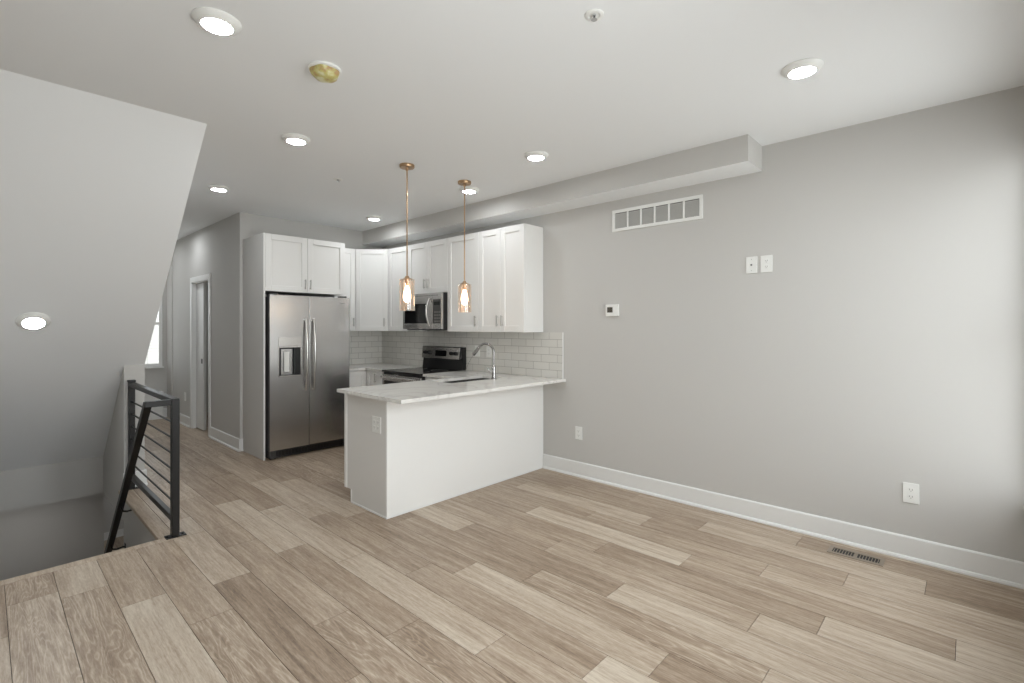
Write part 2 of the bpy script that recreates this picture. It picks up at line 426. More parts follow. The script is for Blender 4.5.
box(bm, XL, FW[0][0], YF - .06, YF, 0, H); box(bm, FW[0][1], FW[1][0], YF - .06, YF, 0, H); box(bm, FW[1][1], XR, YF - .06, YF, 0, H)
for a in FW: box(bm, a[0], a[1], YF - .06, YF, 0, a[2]); box(bm, a[0], a[1], YF - .06, YF, a[3], H)
struct('wall_front', bm, WALL)
# room behind the hall door
bm = NB(); box(bm, 3.5, 3.6, YK + .12, YE, 0, H); box(bm, XH + .12, 3.5, YE - .001, YE + .1, 0, H); struct('wall_bath', bm, WALL)
# lower storey seen down the stairwell
bm = NB(); box(bm, XL, 0.962, 7.4, 7.52, LZ, SLAB - .001); box(bm, 0.85, 0.962, 7.52, 12.4, LZ, SLAB - .001); struct('wall_lower_back', bm, WALL)
bm = NB(); box(bm, 0.962, 2.6, 12.4, 12.52, LZ, SLAB); box(bm, 2.5, 2.6, 5.43, 12.4, LZ, SLAB); box(bm, .988, 2.5, 5.31, 5.43, LZ, SLAB); struct('wall_lower_far', bm, WALL)
sbox('ceiling_lower', .85, 2.6, 9.43, 12.5, SLAB, SLAB + .1, CEIL)
bm = NB(); lay2 = bm.loops.layers.float_color.new('plank')
box(bm, XL - .1, 2.6, 3.8, 12.5, LZ - .1, LZ)
for f in bm.faces:
    for l in f.loops: l[lay2] = (.4, .2, .1, 1)
struct('floor_lower', bm, WOOD)
bm = NB()
for i in range(1, 14):
    z = -i * (-LZ / 14); y = SY + (i - 1) * 0.205 + .01
    box(bm, XL + .002, SX - .002, y, y + 0.235, z - .04, z, .004)
    box(bm, XL + .002, SX - .002, y, y + .018, z - .0, z + 0.15)
struct('floor_stairs', bm, WOOD)

# baseboards: board with eased top plus a small shoe
def baseboard(name, p0, p1, nx, ny, h=0.14, shoe=True):
    """p0,p1 on the wall line; (nx,ny) unit normal into the room"""
    d = Vector((p1[0] - p0[0], p1[1] - p0[1])); L = d.length; d.normalize()
    prof = [(0, 0), (.026 if shoe else .014, 0), (.026 if shoe else .014, .008), (.021 if shoe else .014, .018), (.014, .022), (.014, h - .008), (.009, h), (0, h)]
    b = NB(); A = []; B = []
    for (o, z) in prof:
        A.append(b.verts.new((p0[0] + nx * o, p0[1] + ny * o, z))); B.append(b.verts.new((p1[0] + nx * o, p1[1] + ny * o, z)))
    n = len(prof); b.faces.new(A); b.faces.new(B[::-1])
    for i in range(n): b.faces.new((A[i], B[i], B[(i + 1) % n], A[(i + 1) % n]))
    bmesh.ops.recalc_face_normals(b, faces=b.faces)
    return struct(name, b, TRIM)
baseboard('baseboard_right', (XR, 3.15), (XR, YF), -1, 0)
baseboard('baseboard_hall', (XH, YK - .026), (XH, DY0 - .075), -1, 0)
baseboard('baseboard_hall_far', (XH, DY1 + .075), (XH, 9.018), -1, 0)
baseboard('baseboard_wall_end', (XH - .012, YK), (2.0295, YK), 0, -1)
baseboard('baseboard_hall_end', (0.99, YE), (XH - .02, YE), 0, -1)
baseboard('baseboard_stair', (SX - .006, 5.42), (.988 + .014, 5.42), 0, -1)
baseboard('baseboard_stair_hall', (.988, 5.42 - .0), (.988, YE - .03), 1, 0)
baseboard('baseboard_bath', (3.5, YK + .2), (3.5, YE - .03), -1, 0)
baseboard('baseboard_front', (XL, YF), (XR - .03, YF), 0, 1)
b = baseboard('baseboard_lower', (0.99, 12.4), (2.5, 12.4), 0, -1); b.location.z = LZ

# ---------------------------------------------------------------- windows
def window(name, x0, x1, z0, z1, y, inward, blinds=False, depth=.12):
    """in a wall facing inward (+1: the room is at larger y)"""
    w = bpy.data.objects.new(name, None); COL.objects.link(w); w.location = (x0, y, z0); w['kind'] = 'structure'
    wd, ht = x1 - x0, z1 - z0; s = inward
    def B(bm, xa, xb, ya, yb, za, zb, bev=.002):
        ya, yb = sorted((ya * s, yb * s)); box(bm, xa, xb, ya, yb, za, zb, bev)
    b = NB()
    B(b, 0.001, .045, -depth + .01, -.01, .001, ht - .001); B(b, wd - .045, wd - .001, -depth + .01, -.01, .001, ht - .001)
    B(b, .045, wd - .045, -depth + .01, -.01, .001, .05); B(b, .045, wd - .045, -depth + .01, -.01, ht - .05, ht - .001)
    B(b, .045, wd - .045, -depth + .015, -.015, ht * .5 - .02, ht * .5 + .02)
    obj('window_frame', b, TRIM, w)
    b = NB(); B(b, .04, wd - .04, -depth / 2 - .003, -depth / 2 + .003, .045, ht - .045, 0); obj('window_pane', b, PANE, w)
    b = NB(); B(b, -.03, wd + .015, .001, .035, -.022, 0.0); B(b, .002, wd - .002, -.0095, .001, .0005, .012); obj('window_sill', b, TRIM, w)
    if blinds:
        b = NB()
        for i in range(int((ht - .1) / .045)):
            z = .06 + i * .045
            B(b, .05, wd - .05, -.022, -.010, z, z + .0035, 0)
        obj('blind', b, PLASTIC, w)
        b = NB(); B(b, .19, .194, -.018, -.016, .05, ht - .05, 0); B(b, wd - .194, wd - .19, -.018, -.016, .05, ht - .05, 0); obj('blind_cord', b, PLASTIC, w)
    return w
window('window_1', FW[0][0], FW[0][1], FW[0][2], FW[0][3], YF, 1, False, .06)
window('window_2', FW[1][0], FW[1][1], FW[1][2], FW[1][3], YF, 1, False, .06)
window('window_3', WX0, WX1, WZ0, WZ1, YE, -1, True, .05)

# ---------------------------------------------------------------- hall door: casing, jamb, sliding slab
bm = NB(); c = .07
box(bm, XH - .016, XH, DY0 - c, DY0, 0, DZ + c, .003); box(bm, XH - .016, XH, DY1, DY1 + c, 0, DZ + c, .003); box(bm, XH - .016, XH, DY0, DY1, DZ, DZ + c, .003)
box(bm, XH + .0, XH + .12, DY0 - .0, DY0 + .015, 0, DZ); box(bm, XH, XH + .04, DY1 - .015, DY1, 0, DZ); box(bm, XH + .08, XH + .12, DY1 - .015, DY1, 0, DZ)
box(bm, XH, XH + .12, DY0, DY1, DZ - .015, DZ)
struct('trim_3', bm, TRIM)
dr = bpy.data.objects.new('door_1', None); COL.objects.link(dr); dr.location = (XH + .06, DY1, 0); dr['kind'] = 'structure'
obj('door_slab', box(NB(), -.018, .018, -.34, -.0, .012, DZ - .018, .002), TRIM, dr)
b = NB(); box(b, -.0225, -.0185, -.300, -.245, .92, .985, .001); obj('door_latch', b, DKGREY, dr)['label'] = 'dark metal latch plate'

# ---------------------------------------------------------------- stair railing
post_x, post_w = 0.888, 0.045
y0p, y1p = 3.952, 5.385
rl = thing('stair_railing', 'dark metal stair railing with horizontal bars beside the open stairwell', 'railing', (post_x, y0p, 0))
hw = post_w / 2
for i, yy in enumerate((0, y1p - y0p)):
    p = obj('post', box(NB(), -hw, hw, yy - hw, yy + hw, .006, .935, .002), RAIL, rl)
    b = NB()
    if i == 0: box(b, -.055, .06, -.035, .035, .0, .006, .001)
    else: box(b, -.04, .05, yy - .03, yy + .03, .0, .006, .001)
    for bx in (-.043, .045):
        lathe(b, [(.006, .006), (.006, .011), (0, .012)], 8, bx if i == 0 else bx * .75, yy)
    obj('base_plate', b, RAILB, p)
    if i == 1: obj('post_cap', box(NB(), -hw - .004, hw + .004, yy - hw - .004, yy + hw + .004, .9355, .955, .002), RAILB, p)
obj('top_rail', box(NB(), -hw, hw, hw + .0005, y1p - y0p - hw - .0005, .900, .935, .002), RAIL, rl)
obj('bottom_rail', box(NB(), -.016, .016, hw + .0005, y1p - y0p - hw - .0005, .095, .135, .002), RAIL, rl)
for i in range(6):
    z = .225 + i * .108
    obj('bar', tube(NB(), [(0, hw - .001, z), (0, y1p - y0p - hw + .001, z)], .0065, 10), RAILB, rl, True)
hx = 0.737 - post_x
b = NB(); box(b, hx - .02, -hw - .0005, -.022, .022, .893, .931, .002); obj('handrail_return', b, RAIL, rl)
slope = 0.957
b = NB()
pts = [(hx, .005, .912), (hx, .005 + 3.0, .912 - 3.0 * slope)]
tube(b, pts, .0205, square=True); obj('handrail', b, RAILB, rl)
for yb in (0.92, 1.38, 2.6):
    zb = .912 - yb * slope - .02
    b = NB(); wx = SX - post_x
    tube(b, [(hx, yb, zb), (hx + .012, yb + .004, zb - .04), (hx + .04, yb + .008, zb - .05), (wx - .02, yb + .01, zb - .045), (wx - .002, yb + .01, zb - .05)], .007, 10)
    box(b, wx - .006, wx - .0005, yb - .012, yb + .03, zb - .09, zb - .02, .001)
    obj('handrail_bracket', b, RAILB, rl, True)

# ---------------------------------------------------------------- cabinet builder (front at local y=0, facing -y)
def shaker(x0, x1, z0, z1, y=0.0, t=.020, fr=.062):
    b = NB(); g = .0016; x0 += g; x1 -= g; z0 += g; z1 -= g
    f = min(fr, (x1 - x0) * .3)
    box(b, x0, x0 + f, y, y + t, z0, z1, .0015); box(b, x1 - f, x1, y, y + t, z0, z1, .0015)
    box(b, x0 + f, x1 - f, y, y + t, z0, z0 + f, .0015); box(b, x0 + f, x1 - f, y, y + t, z1 - f, z1, .0015)
    box(b, x0 + f - .002, x1 - f + .002, y + .012, y + t - .002, z0 + f - .002, z1 - f + .002)
    return b
def pull(x, z, y=0.0, L=.11, vertical=True):
    b = NB(); s = .028
    if vertical:
        box(b, x - .0065, x + .0065, y - s, y - s + .010, z - L / 2, z + L / 2, .002)
        for k in (-1, 1): box(b, x - .004, x + .004, y - s + .006, y + .001, z + k * (L / 2 - .014) - .004, z + k * (L / 2 - .014) + .004)
    else:
        box(b, x - L / 2, x + L / 2, y - s, y - s + .009, z - .005, z + .005, .002)
        for k in (-1, 1): box(b, x + k * (L / 2 - .014) - .004, x + k * (L / 2 - .014) + .004, y - s + .006, y + .001, z - .004, z + .004)
    return b
def cabinet(name, label, loc, rotz, w, d, z0, z1, doors, group=None, toe=0, drawers=None, left_panel=False):
    """doors: (x0,x1,z0,z1,handle_x or None,handle_z)"""
    t = thing(name, label, 'cabinet', (loc[0], loc[1], 0 if toe else z0), rotz, group)
    zo = 0 if toe else z0
    b = NB(); box(b, .0008, w - .0008, .021, d - .002, z0 - zo + toe, z1 - zo, .001)
    if toe: box(b, .0008, w - .0008, .08, d - .002, .0, toe)
    obj('body', b, CAB, t)
    for (a, c, e, f, hxx, hz) in doors:
        dd = obj('door', shaker(a, c, e - zo, f - zo), CAB, t)
        if hxx is not None: obj('handle', pull(hxx, hz - zo), NICKEL, dd)
    for (a, c, e, f) in (drawers or []):
        dd = obj('drawer', shaker(a, c, e - zo, f - zo, fr=.035), CAB, t)
        obj('handle', pull((a + c) / 2, (e + f) / 2 - zo, vertical=False), NICKEL, dd)
    return t
UZ0, UZ1 = 1.368, 2.425
XF = 3.563                       # face of the upper cabinets on the right wall
dU = XR - XF
rz = -math.pi / 2
GU = 'white upper cabinets'
def upper(label, ya, yb, z0, z1, ndoor, hside):
    w = yb - ya; dz = z0 + .115
    if ndoor == 2: ds = [(0, w / 2, z0, z1, w / 2 - .032, dz), (w / 2, w, z0, z1, w / 2 + .032, dz)]
    else: ds = [(0, w, z0, z1, (w - .035 if hside > 0 else .035), dz)]
    return cabinet('upper_cabinet', label, (XF, yb), rz, w, dU, z0, z1, ds, GU)
upper('white two-door upper cabinet nearest the living room, at the open end of the run', 3.155, 3.800, UZ0, UZ1, 2, 0)
upper('white single-door upper cabinet just right of the microwave, behind the right pendant', 3.8005, 4.3095, UZ0, UZ1, 1, 1)
upper('short white two-door cabinet directly above the microwave', 4.310, 5.062, 1.815, UZ1, 2, 0)
upper('narrow white upper cabinet left of the microwave, behind the left pendant', 5.0625, 5.50, UZ0, UZ1, 1, 1)
# corner cabinet with a diagonal door
cc = thing('corner_cabinet', 'white upper corner cabinet with an angled door facing the room', 'cabinet', (XF, 5.50, UZ0), 0, GU)
b = NB(); prism(b, [(.021, .002), (dU - .002, .002), (dU - .002, YK - 5.50 - .002), (-.287, YK - 5.50 - .002), (-.287, .330), (.0, .024)], 0, UZ1 - UZ0, 'Z'); obj('body', b, CAB, cc)
dl = math.hypot(.288, .305)
M = Matrix.Translation((-.290, .303, 0)) @ Matrix.Rotation(-math.atan2(.305, .288), 4, 'Z') @ Matrix.Translation((.0, -.004, 0))
b = shaker(.004, dl - .002, 0, UZ1 - UZ0); rot(b, M); dd = obj('door', b, CAB, cc)
b = pull(dl - .045, .115); rot(b, M); obj('handle', b, NICKEL, dd)
# narrow upper on the back wall
cabinet('upper_cabinet', 'narrow white upper cabinet between the refrigerator and the angled corner cabinet', (2.988, YK - .305), 0, 3.275 - 2.988, .305, UZ0, UZ1,
        [(0, .287, UZ0, UZ1, .252, UZ0 + .115)], GU)
# refrigerator surround: tall side panel and the cabinet over it
PY = 5.495
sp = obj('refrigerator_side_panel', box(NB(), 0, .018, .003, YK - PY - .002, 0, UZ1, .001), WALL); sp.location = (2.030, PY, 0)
obj('front_edge', box(NB(), 0, .018, 0, .0025, 0, UZ1), CAB, sp)['label'] = 'white front edge'
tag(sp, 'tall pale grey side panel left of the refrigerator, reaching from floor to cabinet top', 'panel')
w = 2.963 - 2.0485
cabinet('over_fridge_cabinet', 'wide white two-door cabinet above the refrigerator', (2.0485, PY), 0, w, YK - PY, 1.805, UZ1,
        [(0, w / 2, 1.805, UZ1, w / 2 - .03, 1.90), (w / 2, w, 1.805, UZ1, w / 2 + .03, 1.90)], GU)

# base cabinets
XB, YB = 3.25, 5.50
GB = 'white base cabinets'
cabinet('base_cabinet', 'white base cabinet left of the range, in the corner under the counter', (XB, YB - .001), rz, YB - 5.065 - .001, XR - XB, .1, .883,
        [(0, YB - 5.065 - .001, .115, .88, .22, .80)], GB, toe=.1)
cabinet('base_cabinet', 'narrow white base cabinet right beside the refrigerator', (2.994, YB), 0, XR - 2.994 - .002, YK - YB, .1, .883,
        [(0, XB - 2.994, .115, .88, None, 0)], GB, toe=.1)
cabinet('base_cabinet', 'white base cabinet between the range and the peninsula', (XB, 4.306), rz, 4.306 - 3.800, XR - XB, .1, .883,
        [(0, .505, .115, .72, .46, .65)], GB, toe=.1, drawers=[(0, .505, .725, .88)])
# peninsula
PX0, PY0, PY1 = 2.033, 3.155, 3.760
pn = thing('peninsula_cabinet', 'long white kitchen peninsula base with a plain panelled back facing the room', 'kitchen peninsula', (PX0, PY0, 0))
WPn = XR - PX0
b = NB(); sx0, sx1 = 2.84 - PX0, 3.59 - PX0; yA, yB = .20, PY1 - PY0 - .022
box(b, .016, sx0, .016, yB, .105, .883); box(b, sx1, WPn - .002, .016, yB, .105, .883); box(b, sx0, sx1, .016, yB, .105, .62); box(b, sx0, sx1, .016, yA, .62, .883)
box(b, .016, WPn - .002, .016, PY1 - PY0 - .09, 0, .105); obj('body', b, CAB, pn)
b = NB(); box(b, 0, WPn - .002, 0, .0155, 0, .884, .001); obj('back_panel', b, CAB, pn)
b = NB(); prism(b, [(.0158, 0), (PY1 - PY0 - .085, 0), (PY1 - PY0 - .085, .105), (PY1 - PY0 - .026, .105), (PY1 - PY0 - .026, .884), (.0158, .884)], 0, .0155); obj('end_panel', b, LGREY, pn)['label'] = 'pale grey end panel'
b = NB(); box(b, -.006, .014, PY1 - PY0 - .0255, PY1 - PY0 + .012, .105, .884, .002); box(b, -.004, .004, PY1 - PY0 - .100, PY1 - PY0 - .086, 0, .105, .001); obj('corner_strip', b, CAB, pn)
b = NB(); box(b, -.007, -.0005, .0, PY1 - PY0 - .101, 0, .014, .001); box(b, -.007, WPn - .03, -.007, -.0005, 0, .014, .001); obj('shoe_moulding', b, TRIM, pn)
for i in range(3):
    a = .03 + i * .59; dd = obj('door', rot(shaker(a, a + .585, .115, .88), Matrix.Translation((0, PY1 - PY0 - .0, 0)) @ Matrix.Diagonal((1, -1, 1, 1))), CAB, pn)
    obj('handle', rot(pull(a + .54, .80), Matrix.Translation((0, PY1 - PY0, 0)) @ Matrix.Diagonal((1, -1, 1, 1))), NICKEL, dd)

# countertops
CT, CB = .915, .8885
CY0, CY1 = 2.875, 3.785
SKX0, SKX1, SKY0, SKY1 = 2.87, 3.56, 3.408, 3.732      # sink cut-out
def ring_slab(bm, x0, x1, y0, y1, hx0, hx1, hy0, hy1, z0, z1):
    xs = [x0, hx0, hx1, x1]; ys = [y0, hy0, hy1, y1]
    for zz, flip in ((z1, False), (z0, True)):
        V = [[bm.verts.new((x, y, zz)) for y in ys] for x in xs]
        for i in range(3):
            for j in range(3):
                if i == 1 and j == 1: continue
                f = [V[i][j], V[i + 1][j], V[i + 1][j + 1], V[i][j + 1]]
                bm.faces.new(f[::-1] if flip else f)
        if not flip: T = V
        else: Bt = V
    def wall(a): 
        for (p, q) in zip(a, a[1:] + a[:1]):
            bm.faces.new((T[p[0]][p[1]], T[q[0]][q[1]], Bt[q[0]][q[1]], Bt[p[0]][p[1]]))
    wall([(0, 0), (1, 0), (2, 0), (3, 0), (3, 1), (3, 2), (3, 3), (2, 3), (1, 3), (0, 3), (0, 2), (0, 1)])
    wall([(1, 1), (1, 2), (2, 2), (2, 1)])
    bmesh.ops.recalc_face_normals(bm, faces=bm.faces)
ct = NB(); ring_slab(ct, 0, XR - 1.968 - .001, 0, CY1 - CY0, SKX0 - 1.968, SKX1 - 1.968, SKY0 - CY0, SKY1 - CY0, 0, CT - CB)
c1 = obj('peninsula_countertop', ct, QUARTZ); c1.location = (1.968, CY0, CB)
tag(c1, 'white veined quartz countertop on the peninsula, holding the sink and tap', 'countertop')
ct = NB(); prism(ct, [(0, 0), (XR - 2.992 - .001, 0), (XR - 2.992 - .001, YK - 5.064 - .001), (0 - .0, YK - 5.064 - .001), (0, 5.472 - 5.064), (3.222 - 2.992, 5.472 - 5.064), (3.222 - 2.992, 0)][2:] + [(3.222 - 2.992, 0), (XR - 2.992 - .001, 0)] if False else
           [(3.222 - 2.992, 0), (XR - 2.992 - .001, 0), (XR - 2.992 - .001, YK - 5.064 - .001), (0, YK - 5.064 - .001), (0, 5.472 - 5.064), (3.222 - 2.992, 5.472 - 5.064)], 0, CT - CB, 'Z')
c2 = obj('corner_countertop', ct, QUARTZ); c2.location = (2.992, 5.064, CB)
tag(c2, 'white quartz countertop filling the corner between refrigerator and range', 'countertop')
ct = NB(); box(ct, 0, XR - 3.222 - .001, 0, 4.307 - 3.787, 0, CT - CB, .001)
c3 = obj('side_countertop', ct, QUARTZ); c3.location = (3.222, 3.787, CB)
tag(c3, 'short white quartz countertop between range and peninsula', 'countertop')

# sink
sk = thing('sink', 'undermount stainless steel sink in the peninsula countertop', 'sink', (SKX0, SKY0, .69))
b = NB(); sw, sd = SKX1 - SKX0, SKY1 - SKY0
t_ = .004
box(b, 0, sw, 0, sd, 0, t_); box(b, -t_, 0, -t_, sd + t_, 0, CB - .69 - .0005); box(b, sw, sw + t_, -t_, sd + t_, 0, CB - .69 - .0005)
box(b, 0, sw, -t_, 0, 0, CB - .69 - .0005); box(b, 0, sw, sd, sd + t_, 0, CB - .69 - .0005)
obj('basin', b, STEEL, sk)
b = NB(); lathe(b, [(0, .0045), (.03, .0045), (.038, .0065), (.042, .0045)], 24, sw / 2, sd / 2); obj('drain', b, CHROME, sk, True)
# gooseneck tap
fx, fy = 3.37, 3.375
fa = thing('kitchen_faucet', 'tall brushed gooseneck kitchen faucet beside the sink', 'faucet', (fx, fy, CT))
b = NB(); lathe(b, [(.0, 0), (.027, 0), (.027, .008), (.022, .012), (.020, .03), (.020, .115), (.016, .13), (.013, .135), (0, .135)], 28); obj('faucet_body', b, TAPM, fa, True)
ang = R(108); dx, dy = math.cos(ang), math.sin(ang)
pts = [(0, 0, .12), (0, 0, .18), (0, 0, .245)]
rr = .088
for i in range(1, 15):
    a = math.pi * i / 14 * 0.80
    pts.append((dx * rr * (1 - math.cos(a)), dy * rr * (1 - math.cos(a)), .255 + rr * math.sin(a)))
b = NB(); tube(b, pts, .0115, 16); obj('spout', b, TAPM, fa, True)
e0 = Vector(pts[-1]); dirv = (Vector(pts[-1]) - Vector(pts[-2])).normalized(); 
b = NB(); tube(b, [e0 - dirv * .004, e0 + dirv * .02, e0 + dirv * .05, e0 + dirv * .1], [.012, .0165, .0175, .0165], 18); obj('spray_head', b, TAPM, fa, True)
s0 = e0 + dirv * .1
b = NB(); tube(b, [s0 - dirv * .004] + [s0 + dirv * q + Vector((0, 0, -q * q * 3)) for q in (.03, .06, .09, .12, .14)], .0022, 8); obj('water_stream', b, WATER, fa, True)
b = NB(); tube(b, [(-dx * .0, -.0, .075), (-.030, .01, .078), (-.045, .02, .092), (-.062, .03, .118)], [.008, .007, .006, .005], 12); obj('lever', b, TAPM, fa, True)

# ---------------------------------------------------------------- range
RY0, RY1 = 4.310, 5.062
rg = thing('range', 'freestanding electric range with black glass top and stainless control panel', 'range', (3.19, RY1, 0), rz)
rw = RY1 - RY0; rd = XR - 3.19 - .012     # local x runs towards the viewer's right, local y into the wall
b = NB(); box(b, .002, rw - .002, .03, rd, .06, .893, .002); box(b, .03, rw - .03, .06, rd, 0, .06); obj('range_body', b, BLACKP, rg)
b = NB(); box(b, 0.001, rw - .001, 0, rd - .07, .894, .917, .003, 2); ckt = obj('cooktop', b, BLACKG, rg)
for (cx, cy, r) in ((.2, .17, .10), (.56, .17, .08), (.2, .42, .075), (.56, .42, .10)):
    b = NB(); lathe(b, [(r - .004, .9171), (r - .004, .9176), (r, .9176), (r, .9171)], 40, cx, cy); obj('burner_ring', b, MUTED, ckt)
dd = obj('oven_door', box(NB(), .004, rw - .004, .006, .029, .25, .872, .003), STEEL, rg)
obj('oven_window', box(NB(), .05, rw - .05, .002, .0055, .34, .80, .001), BLACKG, dd)
b = NB(); tube(b, [(.05, -.035, .845), (rw - .05, -.035, .845)], .011, 14)
for x in (.07, rw - .07): box(b, x - .008, x + .008, -.033, .008, .837, .853)
obj('handle', b, STEELH, dd, True)
dd = obj('storage_drawer', box(NB(), .004, rw - .004, .006, .029, .07, .244, .003), STEEL, rg)
b = NB(); prism(b, [(rd - .069, .894), (rd, .894), (rd, 1.182), (rd - .055, 1.182), (rd - .064, 1.05), (rd - .05, 1.03)], .001, rw - .001); obj('backguard', b, BLACKP, rg)
# stainless control fascia, slightly tilted
fas = NB(); box(fas, .004, rw - .04, -.012, 0, 0, .140, .002)
MF = Matrix.Translation((0, rd - .068, 1.037)) @ Matrix.Rotation(R(-5), 4, 'X')
rot(fas, MF); fo = obj('control_panel', fas, STEELH, rg)
b = NB(); box(b, .27, .48, -.015, -.0125, .03, .10, .001); rot(b, MF); obj('display', b, BLACKG, fo)
for x in (.07, .145, .575, .655):
    b = NB(); lathe(b, [(.0, .024), (.017, .024), (.021, .018), (.023, .0)], 24); b2 = Matrix.Rotation(R(90), 4, 'X')
    rot(b, MF @ Matrix.Translation((x, -.0125, .068)) @ b2); obj('knob', b, BLACKP, fo, True)

# ---------------------------------------------------------------- over-range microwave
mz0, mz1 = 1.385, 1.808
mw = thing('microwave', 'stainless over-the-range microwave with a bowed handle under the short cabinet', 'microwave', (3.485, RY1 - .004, mz0), rz)
mh = mz1 - mz0; mwid = RY1 - RY0 - .008
b = NB(); box(b, 0, mwid, .026, XR - 3.485 - .002, 0.012, mh, .003); box(b, .02, mwid - .02, .05, .36, 0, .012); obj('microwave_body', b, BLACKP, mw)
b = NB()
dwid = mwid * .78
box(b, 0, .03, 0, .025, 0.012, mh, .002); box(b, dwid - .10, dwid, 0, .025, .012, mh, .002); box(b, .03, dwid - .10, 0, .025, .012, .075, .002); box(b, .03, dwid - .10, 0, .025, mh - .115, mh, .002)
md = obj('door', b, STEEL, mw)
obj('door_window', box(NB(), .028, dwid - .098, .006, .02, .073, mh - .113), BLACKG, md)
b = NB(); pts = []
for i in range(11):
    u = i / 10; pts.append((dwid - .04, -.012 - .045 * math.sin(math.pi * u), .05 + u * (mh - .11)))
tube(b, pts, .011, 12); obj('handle', b, STEELH, md, True)
b = NB(); box(b, dwid + .002, mwid, 0, .025, .012, .075, .002); box(b, dwid + .002, mwid, 0, .025, mh - .075, mh, .002); box(b, mwid - .02, mwid, 0, .025, .075, mh - .075, .002); obj('control_frame', b, STEEL, mw)
cp = obj('control_panel', box(NB(), dwid + .003, mwid - .021, .004, .024, .076, mh - .076), DKGREY, mw)
obj('display', box(NB(), dwid + .02, mwid - .04, .002, .0038, mh - .14, mh - .1), LCD, cp)
b = NB()
for i in range(4):
    for j in range(3): box(b, dwid + .03 + j * .04, dwid + .055 + j * .04, .002, .0038, .09 + i * .035, .108 + i * .035)
obj('keypad', b, MUTED, cp)
b = NB()
for i in range(14): box(b, .06 + i * .045, .09 + i * .045, -.0012, .0, mh - .03, mh - .024)
obj('vent_slots', b, SLOT, mw)

# ---------------------------------------------------------------- refrigerator
FX0, FX1, FYd = 2.068, 2.972, 5.425
fr = thing('refrigerator', 'stainless side-by-side refrigerator with water dispenser in the left door', 'refrigerator', (FX0, FYd, 0))
fw = FX1 - FX0
b = NB(); box(b, .002, fw - .002, .075, YK - FYd - .02, .03, 1.745, .003); box(b, .03, fw - .03, .08, .64, 0, .03); obj('refrigerator_body', b, DKGREY, fr)
xm = .424
def fdoor(x0, x1, hole=None):
    b = NB(); z0, z1 = .10, 1.765
    if not hole: box(b, x0, x1, 0, .07, z0, z1, .006, 3)
    else:
        a, c, e, f = hole
        # door front built as a frame round the dispenser recess
        box(b, x0, a, 0, .07, z0, z1); box(b, c, x1, 0, .07, z0, z1); box(b, a, c, 0, .07, z0, e); box(b, a, c, 0, .07, f, z1)
        box(b, a, c, .055, .07, e, f)
        bmesh.ops.remove_doubles(b, verts=b.verts, dist=.0001)
    return b
hole = (.096, .326, .895, 1.195)
d1 = obj('door', fdoor(.0, xm - .003, hole), STEEL, fr)
d2 = obj('door', fdoor(xm + .003, fw + .013), STEEL, fr)
obj('door_gap_shade', box(NB(), xm - .0028, xm + .0028, .004, .068, .104, 1.76), BLACKP, fr)  # shade in the gap between the doors, made as a black strip
obj('door_edge', box(NB(), -.0015, -.0002, .004, .069, .102, 1.763), DKGREY, d1)
# dispenser
dp = obj('dispenser_control', box(NB(), .088, .334, -.004, -.0005, 1.215, 1.31, .002), STEELH, d1)
b = NB()
box(b, .086, .0955, -.006, .05, .885, 1.205, .002); box(b, .3265, .336, -.006, .05, .885, 1.205, .002)
box(b, .0955, .3265, -.008, .05, 1.1955, 1.207, .002); box(b, .0955, .3265, -.012, .05, .880, .8945, .002); obj('dispenser_frame', b, STEELH, d1)
b = NB(); box(b, .0965, .3255, .050, .0545, .8955, 1.1945); box(b, .0965, .116, .0, .0495, .8955, 1.1945); box(b, .266, .3255, .004, .0495, .8955, 1.1945); obj('dispenser_recess', b, BLACKP, d1)
obj('dispenser_liner', box(NB(), .121, .258, .046, .0495, .90, 1.18, .001), STEEL, d1)
obj('dispenser_paddle', box(NB(), .161, .218, .030, .045, .93, 1.15, .003), PLASTIC, d1)
for dd, x in ((d1, xm - .045), (d2, xm + .045)):
    b = NB(); pts = []
    for i in range(17):
        u = i / 16; pts.append((x, -.020 - .034 * math.sin(math.pi * u), .72 + u * .79))
    tube(b, pts, .0135, 14)
    box(b, x - .013, x + .013, -.03, .0, .715, .745, .003); box(b, x - .013, x + .013, -.03, .0, 1.485, 1.515, .003)
    obj('handle', b, STEELH, dd, True)
obj('badge', box(NB(), fw - .11, fw - .05, -.0018, -.0004, 1.69, 1.70), MUTED, d2)
b = NB(); box(b, 0.02, fw - .02, .03, .075, .03, .094, .002)
for i in range(22): box(b, .06 + i * .036, .085 + i * .036, .024, .03, .04, .085)
obj('toe_grille', b, BLACKP, fr)
for x in (.0, fw - .07):
    b = NB(); box(b, x + .005, x + .065, .0, .06, .012, .098, .006, 2); b2 = obj('foot_cover', b, DKGREY, fr)
for hx_ in (.02, fw - .09): obj('hinge_cover', box(NB(), hx_, hx_ + .07, .01, .10, 1.7655, 1.785, .003), DKGREY, fr)

# ---------------------------------------------------------------- backsplash
b = NB(); box(b, XR - .009, XR - .0005, 2.909, YK - .0005, CT + .0005, 1.366)
struct('backsplash_right', b, TILEY)
b = NB(); box(b, 2.992, XR - .0095, YK - .009, YK - .0005, CT + .0005, 1.366)
struct('backsplash_back', b, TILEX)
struct('trim_4', box(NB(), XR - .011, XR - .0003, 2.904, 2.9088, CT, 1.366), TRIM)

